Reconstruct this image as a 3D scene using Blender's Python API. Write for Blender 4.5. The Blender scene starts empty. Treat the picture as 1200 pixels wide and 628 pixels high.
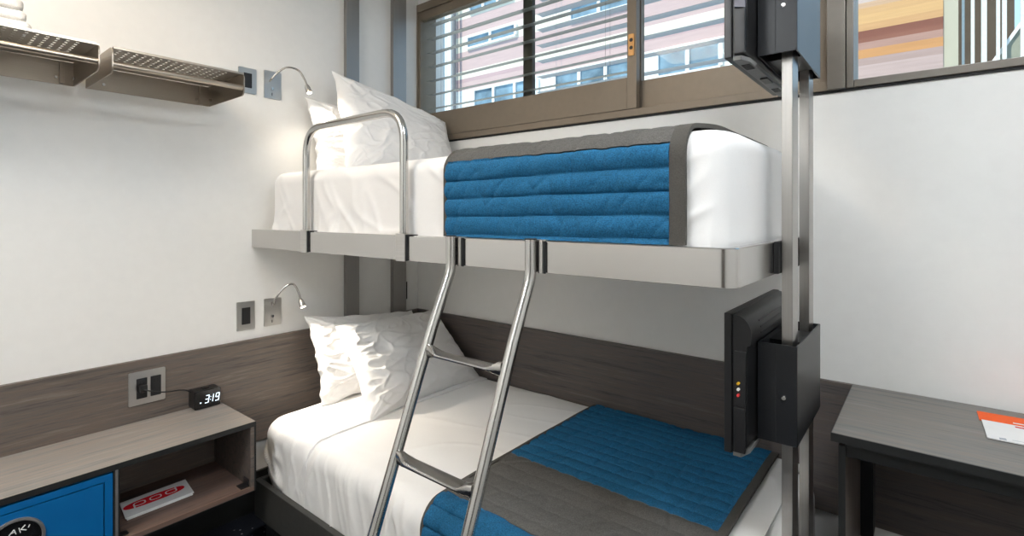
import bpy, bmesh, math, random
from mathutils import Vector, Matrix, noise
random.seed(7)
C = bpy.context.scene.collection
SC = bpy.context.scene
PI = math.pi

# ------------------------------------------------------------------ camera, world, light, exposure
SC.view_settings.view_transform = 'Standard'
SC.view_settings.look = 'None'
SC.view_settings.gamma = 1.0
SC.view_settings.use_curve_mapping = False
SC.view_settings.exposure = 0.3
cam = bpy.data.cameras.new('camera')
cam.sensor_width = 36.0
cam.lens = 602.0 / 1200.0 * 36.0
cam.shift_y = -0.0525
cam.clip_start = 0.02
camo = bpy.data.objects.new('camera', cam)
C.objects.link(camo)
camo.location = (2.315, -1.984, 1.305)
camo.rotation_euler = (PI / 2, 0, math.radians(39.04))
SC.camera = camo
SC.cycles.use_denoising = True
SC.cycles.max_bounces = 10
SC.cycles.diffuse_bounces = 6
SC.cycles.sample_clamp_indirect = 6.0

PANEL_WARM = 18.5      # ceiling fixture above the shelves
PANEL_COOL = 29.5      # two added, unseen ceiling fill panels
SKY = 1.25
SUN = 4.2
LAMP_UP, LAMP_LOW = 5.0, 16.0   # reading lamps (spot watts)

w = bpy.data.worlds.new('sky'); SC.world = w; w.use_nodes = True
nt = w.node_tree; bg = nt.nodes['Background']
bg.inputs[0].default_value = (0.46, 0.70, 1.0, 1); bg.inputs[1].default_value = SKY
sl = bpy.data.lights.new('sun', 'SUN'); sl.energy = SUN; sl.angle = math.radians(1.5); sl.color = (1, .92, .80)
so = bpy.data.objects.new('sun', sl); C.objects.link(so)
so.rotation_euler = (math.radians(38), 0, math.radians(-25)); so.location = (0, -6, 8)

# ------------------------------------------------------------------ materials
def lin(r, g, b):
    f = lambda c: (c / 255 / 12.92) if c / 255 <= .04045 else ((c / 255 + .055) / 1.055) ** 2.4
    return (f(r), f(g), f(b), 1)

class Mat:
    def __init__(s, name):
        s.m = bpy.data.materials.new(name); s.m.use_nodes = True
        s.t = s.m.node_tree; s.b = s.t.nodes['Principled BSDF']
    def n(s, kind, **kw):
        x = s.t.nodes.new(kind)
        for k, v in kw.items():
            setattr(x, k, v)
        return x
    def l(s, a, b): s.t.links.new(a, b)
    def set(s, col=None, rough=None, metal=None, spec=None, **kw):
        if col is not None: s.b.inputs['Base Color'].default_value = col
        if rough is not None: s.b.inputs['Roughness'].default_value = rough
        if metal is not None: s.b.inputs['Metallic'].default_value = metal
        if spec is not None: s.b.inputs['Specular IOR Level'].default_value = spec
        return s
    def coords(s, scale=(1, 1, 1), rot=(0, 0, 0)):
        tc = s.n('ShaderNodeTexCoord'); mp = s.n('ShaderNodeMapping')
        mp.inputs['Scale'].default_value = scale; mp.inputs['Rotation'].default_value = rot
        s.l(tc.outputs['Object'], mp.inputs[0]); return mp.outputs[0]
    def noise(s, scale, detail=4, rough=.55, co=None):
        x = s.n('ShaderNodeTexNoise'); x.inputs['Scale'].default_value = scale
        x.inputs['Detail'].default_value = detail; x.inputs['Roughness'].default_value = rough
        if co is not None: s.l(co, x.inputs['Vector'])
        return x.outputs['Fac']
    def ramp(s, fac, stops, const=False):
        r = s.n('ShaderNodeValToRGB'); e = r.color_ramp.elements
        if const: r.color_ramp.interpolation = 'CONSTANT'
        while len(e) < len(stops): e.new(.5)
        for k, (p, c) in enumerate(stops):
            e[k].position = p; e[k].color = c
        s.l(fac, r.inputs[0]); return r.outputs[0]
    def bump(s, h, strength=.2, dist=.002):
        b = s.n('ShaderNodeBump'); b.inputs['Strength'].default_value = strength; b.inputs['Distance'].default_value = dist
        s.l(h, b.inputs['Height']); s.l(b.outputs[0], s.b.inputs['Normal'])
    def color(s, out): s.l(out, s.b.inputs['Base Color'])

def sc(c, k): return (min(c[0] * k, 1), min(c[1] * k, 1), min(c[2] * k, 1), 1)

def plain(name, col, rough=.5, metal=0, spec=.5, nscale=60, amt=.08, bump=0):
    m = Mat(name).set(col, rough, metal, spec)
    f = m.noise(nscale, 3, co=m.coords())
    m.color(m.ramp(f, [(.3, sc(col, 1 - amt)), (.7, sc(col, 1 + amt))]))
    if bump: m.bump(f, bump, .001)
    return m.m

def wood(name, axis, base, dark=.72, lightf=1.25):
    m = Mat(name).set(base, .5, 0, .35)
    s = {'x': (1.2, 30, 30), 'y': (30, 1.2, 30), 'z': (30, 30, 1.2)}[axis]
    co = m.coords(s)
    f1 = m.noise(2.2, 6, .62, co)
    co2 = m.coords(tuple(q * 4 for q in s))
    f2 = m.noise(3.0, 3, .6, co2)
    mx = m.n('ShaderNodeMix', data_type='FLOAT'); mx.inputs[0].default_value = .35
    m.l(f1, mx.inputs[2]); m.l(f2, mx.inputs[3])
    b = base
    m.color(m.ramp(mx.outputs[0], [(.36, sc(b, dark * .74)), (.47, b), (.54, (b[0] * 1.10, b[1] * .98, b[2] * .90, 1)), (.66, sc(b, lightf * 1.2))]))
    m.bump(mx.outputs[0], .06, .001)
    return m.m

def steel(name, col, rough=.28, axis='x', var=.12):
    m = Mat(name).set(col, rough, 1.0)
    s = {'x': (1.5, 1.5, 700), 'y': (1.5, 1.5, 700), 'z': (500, 500, 1.5)}[axis]
    f = m.noise(1.0, 2, .5, m.coords(s))
    m.color(m.ramp(f, [(.25, sc(col, 1 - var)), (.75, sc(col, 1 + var))]))
    r = m.n('ShaderNodeMapRange'); r.inputs[3].default_value = rough - .02; r.inputs[4].default_value = rough + .04
    m.l(f, r.inputs[0]); m.l(r.outputs[0], m.b.inputs['Roughness'])
    if var > .07: m.bump(f, .03, .0002)
    return m.m

def cloth(name, col, rough=.85, weave=900, amt=.1, wr=.12, wscale=9, bigamt=0.0):
    m = Mat(name).set(col, rough, 0, .2)
    m.b.inputs['Sheen Weight'].default_value = 0.0
    co = m.coords()
    f = m.noise(weave, 2, .7, co)
    c = m.ramp(f, [(.3, sc(col, 1 - amt)), (.7, sc(col, 1 + amt))])
    m.color(c)
    g = m.noise(wscale, 5, .6, co)
    mx = m.n('ShaderNodeMix', data_type='FLOAT'); mx.inputs[0].default_value = .12
    m.l(g, mx.inputs[2]); m.l(f, mx.inputs[3])
    m.bump(mx.outputs[0], wr, .02)
    return m.m

def emit(name, col, st):
    m = Mat(name).set((0, 0, 0, 1), .5)
    m.b.inputs['Emission Color'].default_value = col; m.b.inputs['Emission Strength'].default_value = st
    return m.m

def glass(name, refl=.07):
    m = bpy.data.materials.new(name); m.use_nodes = True; t = m.node_tree
    for x in list(t.nodes):
        if x.type != 'OUTPUT_MATERIAL': t.nodes.remove(x)
    o = [x for x in t.nodes if x.type == 'OUTPUT_MATERIAL'][0]
    tr = t.nodes.new('ShaderNodeBsdfTransparent'); tr.inputs[0].default_value = (.95, .98, .97, 1)
    gl = t.nodes.new('ShaderNodeBsdfGlossy'); gl.inputs['Roughness'].default_value = .01
    mx = t.nodes.new('ShaderNodeMixShader'); mx.inputs[0].default_value = refl
    t.links.new(tr.outputs[0], mx.inputs[1]); t.links.new(gl.outputs[0], mx.inputs[2]); t.links.new(mx.outputs[0], o.inputs[0])
    return m

M = {}
M['wall'] = plain('white_paint', (.80, .795, .775, 1), .6, 0, .3, 25, .012)
M['ceiling'] = plain('ceiling_paint', (.82, .81, .79, 1), .8, 0, .2, 25, .01)
WB = (.125, .108, .097, 1)
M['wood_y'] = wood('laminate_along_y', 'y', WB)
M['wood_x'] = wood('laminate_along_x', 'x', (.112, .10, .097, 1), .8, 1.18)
M['wood_top_lit'] = wood('laminate_top_lit', 'y', (.262, .246, .232, 1), .92, 1.06)  # the cabinet laminate again, stronger light on the top put into its colour
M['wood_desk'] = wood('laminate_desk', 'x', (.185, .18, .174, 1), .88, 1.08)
M['wood_z'] = wood('laminate_along_z', 'z', WB)
M['black_edge'] = plain('black_edge_band', (.012, .013, .013, 1), .5)
M['steel'] = steel('brushed_steel', (.60, .585, .565, 1), .20, 'x', .02)
M['steel_z'] = steel('brushed_steel_upright', (.42, .405, .385, 1), .30, 'z', .06)
M['track'] = steel('brushed_steel_track', (.36, .35, .335, 1), .46, 'z', .07)
M['tube'] = plain('tube_steel', (.56, .55, .53, 1), .20, 1.0, .5, 2, .01)
M['plate'] = steel('plate_steel', (.60, .585, .56, 1), .33, 'y', .08)
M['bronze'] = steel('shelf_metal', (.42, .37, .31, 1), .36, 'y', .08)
M['bronze_lit'] = steel('shelf_metal_lit', (.55, .48, .40, 1), .28, 'y', .06)  # paler copy of the shelf metal, light on rod and lip put into colour
M['frame'] = plain('bronze_window_paint', lin(128, 116, 101), .4, .25, .4, 40, .03)
M['frame_grey'] = plain('grey_window_paint', lin(122, 116, 108), .33, .35, .5, 40, .03)
M['frame_dark'] = plain('dark_window_paint', lin(70, 64, 56), .45, .2, .4, 40, .04)
M['brass'] = plain('brass_latch', lin(196, 150, 96), .4, .6)
M['sheet'] = cloth('white_cotton', (.82, .81, .80, 1), .9, 700, .02, .10, 10)
M['sheet_flat'] = cloth('white_sheet', (.80, .79, .775, 1), .9, 700, .02, .10, 7)
M['pillow'] = cloth('white_pillowcase', (.82, .815, .81, 1), .9, 700, .02, .22, 13)
M['blue'] = cloth('blue_linen', (.014, .106, .222, 1), .85, 330, .42, .25, 26)
M['grey'] = cloth('charcoal_linen', (.100, .097, .092, 1), .85, 330, .3, .25, 26)
M['binding'] = cloth('charcoal_binding', (.075, .071, .064, 1), .85, 420, .2, .1, 30)
M['black'] = plain('black_plastic', (.012, .012, .013, 1), .35, 0, .5)
M['black_gloss'] = plain('gloss_black', (.008, .008, .009, 1), .15, 0, .6)
M['tv_grey'] = plain('tv_case', (.012, .012, .013, 1), .36, 0, .45, 300, .1, .05)
M['tv_under'] = plain('tv_underside', (.20, .20, .195, 1), .5)
M['port'] = plain('port_plate', (.13, .13, .16, 1), .45)
M['box'] = plain('satin_black_metal', (.010, .011, .013, 1), .34, .0, .45, 400, .1, .03)
M['rubber'] = plain('black_rubber', (.010, .010, .010, 1), .7)
M['carpet'] = None
M['yellow'] = plain('yellow_jack', lin(225, 175, 40), .4)
M['white_jack'] = plain('white_jack', lin(225, 225, 220), .4)
M['red'] = plain('red_jack', lin(215, 60, 60), .4)
M['bluedoor'] = plain('blue_lacquer', lin(0, 98, 160), .4, 0, .45, 8, .04)
M['ring'] = plain('grey_ring', lin(120, 118, 118), .4, .3)
M['paper'] = plain('white_paper', (.78, .78, .78, 1), .6, 0, .3, 30, .015)
M['redink'] = plain('red_ink', lin(205, 12, 30), .6, 0, .3, 30, .02)
M['orange'] = plain('orange_paper', lin(238, 92, 20), .6, 0, .3, 30, .03)
M['greyink'] = plain('grey_ink', lin(150, 158, 168), .6)
M['towel'] = cloth('towel_cotton', (.80, .79, .77, 1), .95, 500, .06, .5, 40)
M['digit'] = emit('lit_digits', (.72, .88, 1, 1), 2.2)
M['lens'] = emit('lamp_lens', (1, .86, .66, 1), 14.0)
M['glass'] = glass('window_glass', .006)
M['slat'] = plain('blind_slat', lin(168, 178, 194), .4, .1, .5, 60, .03)
M['slat_in'] = plain('inner_blind_slat', lin(140, 138, 134), .4, .15, .5, 60, .03)
M['panel_warm'] = emit('warm_diffuser', (1, .82, .62, 1), PANEL_WARM)
M['panel_cool'] = emit('added_fill_diffuser', (.93, .97, 1, 1), PANEL_COOL)
M['concrete'] = plain('pale_render', lin(205, 205, 200), .8, 0, .2, 3, .05)
M['white_ext'] = plain('white_exterior', lin(235, 235, 232), .7)
M['pane_ext'] = plain('far_window_pane', lin(120, 145, 160), .3, .0, .3, 3.0, .5)
M['brown_ext'] = plain('brown_wall', lin(140, 112, 88), .8, 0, .2, 2, .2)
M['baluster'] = plain('baluster_paint', lin(214, 212, 206), .6)
M['olive'] = plain('stair_side', lin(150, 152, 138), .7)

def carpet_mat():
    m = Mat('dark_carpet').set((.008, .010, .016, 1), .95, 0, .1)
    v = m.n('ShaderNodeTexVoronoi'); v.inputs['Scale'].default_value = 42; v.inputs['Randomness'].default_value = 1
    m.l(m.coords(), v.inputs['Vector'])
    f = m.noise(7, 3, .6, m.coords())
    r1 = m.ramp(v.outputs['Distance'], [(.13, (1, 1, 1, 1)), (.2, (0, 0, 0, 1))])
    r2 = m.ramp(f, [(.50, (0, 0, 0, 1)), (.62, (1, 1, 1, 1))])
    mu = m.n('ShaderNodeMix', data_type='RGBA', blend_type='MULTIPLY'); mu.inputs[0].default_value = 1
    m.l(r1, mu.inputs[6]); m.l(r2, mu.inputs[7])
    mx = m.n('ShaderNodeMix', data_type='RGBA')
    m.l(mu.outputs[2], mx.inputs[0]); mx.inputs[6].default_value = (.006, .008, .014, 1); mx.inputs[7].default_value = (.22, .23, .26, 1)
    m.color(mx.outputs[2])
    m.bump(m.noise(500, 2, .6, m.coords()), .5, .004)
    return m.m
M['carpet'] = carpet_mat()

def bands_mat(name, z0, z1, stops, nscale=(3, 3, 30), amt=.12):
    """courses of masonry / cladding stacked by height (object z)"""
    m = Mat(name).set(None, .8, 0, .2)
    tc = m.n('ShaderNodeTexCoord'); sp = m.n('ShaderNodeSeparateXYZ'); m.l(tc.outputs['Object'], sp.inputs[0])
    r = m.n('ShaderNodeMapRange'); r.inputs[1].default_value = z0; r.inputs[2].default_value = z1
    m.l(sp.outputs[2], r.inputs[0])
    c = m.ramp(r.outputs[0], [((z - z0) / (z1 - z0), col) for z, col in stops], True)
    f = m.noise(1.0, 5, .6, m.coords(nscale))
    rr = m.ramp(f, [(.3, (1 - amt, 1 - amt, 1 - amt, 1)), (.7, (1, 1, 1, 1))])
    mu = m.n('ShaderNodeMix', data_type='RGBA', blend_type='MULTIPLY'); mu.inputs[0].default_value = 1
    m.l(c, mu.inputs[6]); m.l(rr, mu.inputs[7]); m.color(mu.outputs[2])
    return m.m

# ------------------------------------------------------------------ mesh helpers
class MB:
    def __init__(s): s.bm = bmesh.new()
    def box(s, x0, x1, y0, y1, z0, z1, bev=0, seg=2):
        r = bmesh.ops.create_cube(s.bm, size=1)
        vs = r['verts']
        for v in vs:
            v.co = Vector(((x0 + x1) / 2 + v.co.x * (x1 - x0), (y0 + y1) / 2 + v.co.y * (y1 - y0), (z0 + z1) / 2 + v.co.z * (z1 - z0)))
        if bev:
            es = list({e for v in vs for e in v.link_edges})
            bmesh.ops.bevel(s.bm, geom=es, offset=bev, segments=seg, profile=.5, affect='EDGES', clamp_overlap=True)
        return s
    def tube(s, pts, r, n=14, caps=True):
        pts = [Vector(p) for p in pts]; rings = []
        up = None
        for i, p in enumerate(pts):
            t = (pts[min(i + 1, len(pts) - 1)] - pts[max(i - 1, 0)]).normalized()
            if up is None:
                a = Vector((0, 0, 1)) if abs(t.z) < .9 else Vector((1, 0, 0))
                up = (a - t * a.dot(t)).normalized()
            else:
                up = (up - t * up.dot(t)).normalized()
            b = t.cross(up); rr = r[i] if isinstance(r, (list, tuple)) else r
            rings.append([s.bm.verts.new(p + (up * math.cos(2 * PI * k / n) + b * math.sin(2 * PI * k / n)) * rr) for k in range(n)])
        for a, b in zip(rings, rings[1:]):
            for k in range(n):
                s.bm.faces.new((a[k], a[(k + 1) % n], b[(k + 1) % n], b[k]))
        if caps:
            s.bm.faces.new(rings[0][::-1]); s.bm.faces.new(rings[-1])
        return s
    def prism(s, poly, axis, a0, a1):
        """poly: 2-D points in the plane normal to axis (x: (y,z)  y: (x,z)  z: (x,y))"""
        f = {'x': lambda p, a: (a, p[0], p[1]), 'y': lambda p, a: (p[0], a, p[1]), 'z': lambda p, a: (p[0], p[1], a)}[axis]
        A = [s.bm.verts.new(f(p, a0)) for p in poly]; B = [s.bm.verts.new(f(p, a1)) for p in poly]
        n = len(poly)
        for k in range(n): s.bm.faces.new((A[k], A[(k + 1) % n], B[(k + 1) % n], B[k]))
        s.bm.faces.new(A[::-1]); s.bm.faces.new(B)
        return s
    def cyl(s, c0, c1, r, n=24): return s.tube([c0, c1], r, n)
    def grid(s, P, nu, nv, closed=False):
        """P(i,j) -> co"""
        V = [[s.bm.verts.new(P(i, j)) for j in range(nv)] for i in range(nu)]
        for i in range(nu - 1):
            for j in range(nv - 1):
                s.bm.faces.new((V[i][j], V[i + 1][j], V[i + 1][j + 1], V[i][j + 1]))
        return V
    def shell(s, top, bot, nu, nv):
        A = s.grid(top, nu, nv); B = s.grid(bot, nu, nv)
        for i in range(nu - 1):
            s.bm.faces.new((A[i][0], B[i][0], B[i + 1][0], A[i + 1][0]))
            s.bm.faces.new((A[i][-1], A[i + 1][-1], B[i + 1][-1], B[i][-1]))
        for j in range(nv - 1):
            s.bm.faces.new((A[0][j], A[0][j + 1], B[0][j + 1], B[0][j]))
            s.bm.faces.new((A[-1][j], B[-1][j], B[-1][j + 1], A[-1][j + 1]))
        return s

OFF = {}
def props(o, label=None, cat=None, group=None, kind=None):
    if label: o['label'] = label
    if cat: o['category'] = cat
    if group: o['group'] = group
    if kind: o['kind'] = kind
    return o

def obj(name, mb, mat, parent=None, angle=35, loc=None, label=None, smooth=True):
    bm = mb.bm
    bmesh.ops.recalc_face_normals(bm, faces=bm.faces[:])
    if parent is not None: off = OFF[parent.name]
    elif loc is not None: off = Vector(loc)
    else:
        xs = [v.co for v in bm.verts]
        lo = Vector((min(v.x for v in xs), min(v.y for v in xs), min(v.z for v in xs))); hi = Vector((max(v.x for v in xs), max(v.y for v in xs), 0))
        off = Vector(((lo.x + hi.x) / 2, (lo.y + hi.y) / 2, lo.z))
    for v in bm.verts: v.co -= off
    me = bpy.data.meshes.new(name); bm.to_mesh(me); bm.free()
    me.materials.append(mat)
    if smooth:
        for p in me.polygons: p.use_smooth = True
        me.set_sharp_from_angle(angle=math.radians(angle))
    o = bpy.data.objects.new(name, me); C.objects.link(o)
    if smooth and angle == 35:
        wn = o.modifiers.new('weighted', 'WEIGHTED_NORMAL'); wn.keep_sharp = True; wn.weight = 100
    if parent is None: o.location = off
    else: o.parent = parent
    OFF[o.name] = off
    if label: o['label'] = label
    return o

def thing(name, loc, label, cat, group=None, kind=None):
    o = bpy.data.objects.new(name, None); C.objects.link(o); o.empty_display_size = .1
    o.location = loc; OFF[o.name] = Vector(loc)
    return props(o, label, cat, group, kind)

def fillet(pts, r, n=7):
    pts = [Vector(p) for p in pts]; out = [pts[0]]
    for i in range(1, len(pts) - 1):
        a, b, c = pts[i - 1], pts[i], pts[i + 1]
        u = (a - b).normalized(); v = (c - b).normalized()
        ang = u.angle(v); d = min(r / math.tan(ang / 2), (a - b).length * .49, (c - b).length * .49)
        p0 = b + u * d; p1 = b + v * d
        for k in range(n + 1):
            t = k / n
            out.append(p0 * (1 - t) ** 2 + b * 2 * t * (1 - t) + p1 * t * t)
    out.append(pts[-1]); return out

def rrect(x0, x1, z0, z1, r, n=6, corners=(1, 1, 1, 1)):
    """corner order: x0z0, x1z0, x1z1, x0z1"""
    out = []
    for (cx, cz, a0), on in zip([(x0, z0, 180), (x1, z0, 270), (x1, z1, 0), (x0, z1, 90)], corners):
        if not on: out.append((cx, cz)); continue
        sx = 1 if cx == x0 else -1; sz = 1 if cz == z0 else -1
        for k in range(n + 1):
            a = math.radians(a0 + 90 * k / n)
            out.append((cx + sx * r + r * math.cos(a), cz + sz * r + r * math.sin(a)))
    return out

def N(p, s=1.0, seed=0):
    return noise.noise(Vector((p[0] * s + seed * 7.3, p[1] * s - seed * 3.1, p[2] * s + seed)))

def ridge(x, y, z, seed, sharp=4.0):
    return max(0, 1 - abs(noise.noise(Vector((x + seed * 3.7, y - seed * 1.9, z + seed)))) * sharp) ** 2

# ------------------------------------------------------------------ the room
XR, YF, ZC = 3.5, -3.3, 2.62
def struct(name, mb, mat, parent=None, label=None, **kw):
    o = obj(name, mb, mat, parent, **kw)
    if parent is None: props(o, label, None, None, 'structure')
    return o

struct('floor', MB().box(-.15, XR + .15, YF - .15, .2, -.1, 0), M['carpet'], label='dark navy carpet with pale flecks')
struct('ceiling', MB().box(-.15, XR + .15, YF - .15, .2, ZC, ZC + .12), M['ceiling'])
struct('wall_left', MB().box(-.15, 0, YF - .15, .2, 0, ZC), M['wall'], label='white painted wall behind the pillows')
b = MB(); b.box(0, XR, 0, .2, 0, 1.713); b.box(0, XR, 0, .2, 2.52, ZC)
struct('wall_back', b, M['wall'], label='white painted wall under the windows')
struct('wall_right', MB().box(XR, XR + .15, YF - .15, .2, 0, ZC), M['wall'])
struct('wall_front', MB().box(0, XR, YF - .15, YF, 0, ZC), M['wall'])
struct('trim_1', MB().box(0, .018, -2.6, -.018, .306, .757, .0015), M['wood_y'], label='grey-brown wood panel along the left wall')
struct('trim_2', MB().box(.0, XR, -.018, 0, .325, .757, .0015), M['wood_x'], label='grey-brown wood panel along the window wall')

struct('baseboard_left', MB().box(0, .014, -2.6, -.016, 0, .17, .001), M['black_edge'], label='black baseboard along the left wall')
struct('baseboard_back', MB().box(0.0145, XR, -.014, 0, 0, .17, .001), M['black_edge'], label='black baseboard along the window wall')

dm = thing('added_dark_door', (2.85, YF, 0), 'added unseen dark door on the front wall, for the rail reflection', None, None, 'structure')  # unseen door added so the rail corner reflects a dark band
obj('added_door_leaf', MB().box(2.47, 3.23, YF + .002, YF + .04, .01, 2.08, .003), M['wood_z'], dm)
obj('added_door_frame', MB().box(2.40, 2.465, YF + .001, YF + .05, 0, 2.15, .002).box(3.235, 3.30, YF + .001, YF + .05, 0, 2.15, .002).box(2.465, 3.235, YF + .001, YF + .05, 2.085, 2.15, .002), M['frame_dark'], dm)
obj('added_door_handle', MB().tube(fillet([(2.55, YF + .04, 1.0), (2.55, YF + .09, 1.0), (2.68, YF + .09, 1.0)], .02), .009, 12), M['tube'], dm)

# ------------------------------------------------------------------ windows
W1 = thing('window_1', (0, 0, 1.713), 'wide bronze sliding window with blinds over the upper bunk', None, None, 'structure')
b = MB()
b.box(0, .012, -.012, .13, 1.713, 2.52, .002); b.box(0.012, 2.055, -.012, .13, 1.713, 1.743, .002); b.box(.012, 2.055, -.012, .13, 2.475, 2.52, .002)
obj('window_frame', b, M['frame'], W1)
obj('painted_shadow_line', MB().box(0, 2.106, -.005, .0, 1.7045, 1.7128), M['rubber'], W1)  # black strip painted in as the shadow line below the frame
obj('mullion', MB().box(2.055, 2.106, -.02, .13, 1.713, 2.52, .002), M['frame_grey'], W1)
def sash(x0, x1, y0, y1, sl_, sr, br, name):
    b = MB(); z0, z1 = 1.745, 2.473
    b.box(x0, x0 + sl_, y0, y1, z0, z1, .002); b.box(x1 - sr, x1, y0, y1, z0, z1, .002)
    b.box(x0 + sl_, x1 - sr, y0, y1, z0, br, .002); b.box(x0 + sl_, x1 - sr, y0, y1, z1 - .05, z1, .002)
    o = obj('sash', b, M['frame'], W1)
    ym = (y0 + y1) / 2
    obj('pane', MB().box(x0 + sl_, x1 - sr, ym - .003, ym + .003, br, z1 - .05), M['glass'], o)
    return o
sA = sash(.0125, 1.375, -.008, .026, .017, .042, 1.878, 'a')
obj('sash_edge_shade_strip', MB().box(.06, 1.36, -.006, .0, 1.7435, 1.747), M['rubber'], W1)  # thin black strip standing in for shade at the sash foot
sB = sash(1.335, 2.053, .040, .072, .04, .028, 1.868, 'b')
lt = obj('latch_plate', MB().prism(rrect(1.3415, 1.3665, 1.965, 2.055, .004), 'y', -.0125, -.007), M['brass'], sA, label='brass coloured latch plate')
obj('finger_hole', MB().cyl((1.354, -.0135, 2.03), (1.354, -.011, 2.03), .008, 18).cyl((1.354, -.0135, 1.998), (1.354, -.011, 1.998), .008, 18), M['black'], sA)
obj('center_post', MB().box(.70, .758, .098, .125, 1.745, 2.475, .002), M['frame_dark'], W1)
W2 = thing('window_2', (2.126, 0, 1.713), 'bronze framed window on the right of the mullion', None, None, 'structure')
b = MB(); b.box(2.108, 2.128, -.012, .13, 1.713, 2.52, .002); b.box(2.128, XR, -.012, .13, 1.713, 1.737, .002); b.box(2.128, XR, -.012, .13, 2.475, 2.52, .002)
b.box(XR - .03, XR, -.012, .13, 1.737, 2.475, .002)
obj('window_frame', b, M['frame_grey'], W2)
obj('painted_shadow_line', MB().box(2.106, XR, -.005, 0, 1.7045, 1.7128), M['rubber'], W2)  # same painted shadow line, below the right window
obj('pane', MB().box(2.128, XR - .03, .04, .046, 1.737, 2.475), M['glass'], W2)

def blind(x0, x1, yc, z0, pitch, n, tilt, depth, mat, label):
    t = thing('venetian_blind', ((x0 + x1) / 2, yc, z0), label, 'window blind')
    ca, sa = math.cos(tilt), math.sin(tilt)
    for k in range(n):
        z = z0 + k * pitch
        prof = []
        m_ = 6
        for q in range(m_ + 1):
            u = -depth / 2 + depth * q / m_; h = .0025 * (1 - (2 * u / depth) ** 2)
            prof.append((u, h + .0008))
        for q in range(m_, -1, -1):
            u = -depth / 2 + depth * q / m_; h = .0025 * (1 - (2 * u / depth) ** 2)
            prof.append((u, h - .0008))
        poly = [(yc + u * ca - h * sa, z + u * sa + h * ca) for u, h in prof]
        obj('slat', MB().prism(poly, 'x', x0, x1), mat, t)
    for xs in (x0 + .12, x1 - .12):
        for yy in (yc - depth * .42 * ca, yc + depth * .42 * ca):
            obj('ladder_cord', MB().tube([(xs, yy, z0 - .03), (xs, yy, z0 + n * pitch)], .0008, 5), mat, t)
    return t
blind(.032, 1.325, .062, 1.922, .0815, 7, math.radians(8), .052, M['slat_in'], 'inner venetian blind hanging behind the big left sliding pane')
blind(.765, 2.05, .150, 1.924, .0795, 7, math.radians(1), .054, M['slat'], 'outer pale venetian blind running on behind the middle sash post to the mullion')

# ------------------------------------------------------------------ beds
def roundbox(mb, x0, x1, y0, y1, z0, z1, R, r, nx, ny, nz, fn=None):
    """soft block: plan corners radius R, edge radius r; fn(p, n) -> displacement"""
    bm = mb.bm
    def place(p):
        x, y, z = p
        qx = min(max(x, x0 + R), x1 - R); qy = min(max(y, y0 + R), y1 - R)
        dx, dy = x - qx, y - qy
        L = math.hypot(dx, dy); m_ = max(abs(dx), abs(dy))
        if L > 1e-9: dx, dy = dx / L * m_, dy / L * m_
        rin = max(0, R - r)
        l2 = math.hypot(dx, dy)
        if l2 > rin: ex, ey = dx / l2 * rin, dy / l2 * rin
        else: ex, ey = dx, dy
        cx, cy = qx + ex, qy + ey
        cz = min(max(z, z0 + r), z1 - r)
        d = Vector((qx + dx - cx, qy + dy - cy, z - cz))
        if d.length > 1e-9:
            mm = max(math.hypot(d.x, d.y), abs(d.z)); nrm = d.normalized(); pos = Vector((cx, cy, cz)) + nrm * mm
        else:
            nrm = Vector((0, 0, 0)); pos = Vector((cx, cy, cz))
        return pos, nrm
    def face(P, a, b_):
        def f(i, j):
            p, n_ = place(P(i / (a - 1), j / (b_ - 1)))
            return p + (fn(p, n_) if fn else Vector((0, 0, 0)))
        mb.grid(f, a, b_)
    lx, ly, lz = x1 - x0, y1 - y0, z1 - z0
    face(lambda u, v: (x0 + lx * u, y0 + ly * v, z1), nx, ny); face(lambda u, v: (x0 + lx * u, y0 + ly * v, z0), nx, ny)
    face(lambda u, v: (x0 + lx * u, y0, z0 + lz * v), nx, nz); face(lambda u, v: (x0 + lx * u, y1, z0 + lz * v), nx, nz)
    face(lambda u, v: (x0, y0 + ly * u, z0 + lz * v), ny, nz); face(lambda u, v: (x1, y0 + ly * u, z0 + lz * v), ny, nz)
    bmesh.ops.remove_doubles(bm, verts=bm.verts[:], dist=1e-5)
    return mb

# upper bunk: steel tray
UZ0, UZ1 = 1.161, 1.2385
B = thing('bunk_bed_frame', (1.0, -.475, UZ0), 'brushed steel bunk tray of the upper bed, fixed to the left wall', 'bunk bed')
def tray_loop(o):
    x0, x1, y0, y1 = 0, 2.028 - o, -.949 + o, -.14
    R = .035 - o
    pts = [(x0, y0)]
    for k in range(9):
        a = -PI / 2 + PI / 2 * k / 8
        pts.append((x1 - R + R * math.cos(a), y0 + R + R * math.sin(a)))
    pts.append((x1, y1)); return pts
b = MB(); outer, inner = tray_loop(0), tray_loop(.022)
bm = b.bm
ro = [[bm.verts.new((x, y, z)) for (x, y) in L] for L, z in ((outer, UZ0), (outer, UZ1 - .002), ([(x * .9985 + .0015, y * .998) for x, y in outer], UZ1), (inner, UZ1), (inner, UZ0))]
for r1, r2 in zip(ro, ro[1:] + ro[:1]):
    for k in range(len(outer) - 1): bm.faces.new((r1[k], r1[k + 1], r2[k + 1], r2[k]))
bm.faces.new([r[0] for r in ro]); bm.faces.new([r[-1] for r in ro][::-1])
obj('side_rail', b, M['steel'], B)
obj('base_panel', MB().box(.0, 2.0, -.925, -.14, 1.168, 1.186), M['wall'], B)
for ya_, yb_ in ((-.640, -.552), (-.40, -.337)):
    obj('end_bracket', MB().box(2.0285, 2.039, ya_, yb_, 1.163, 1.2395, .001), M['rubber'], B, label='black end bracket')

def crown_u(y):
    a = max(0, min(1, (y + .925) / .26)); c = max(0, min(1, (-.06 - y) / .2))
    return .024 * math.sin(a * PI / 2) * math.sin(c * PI / 2)

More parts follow.
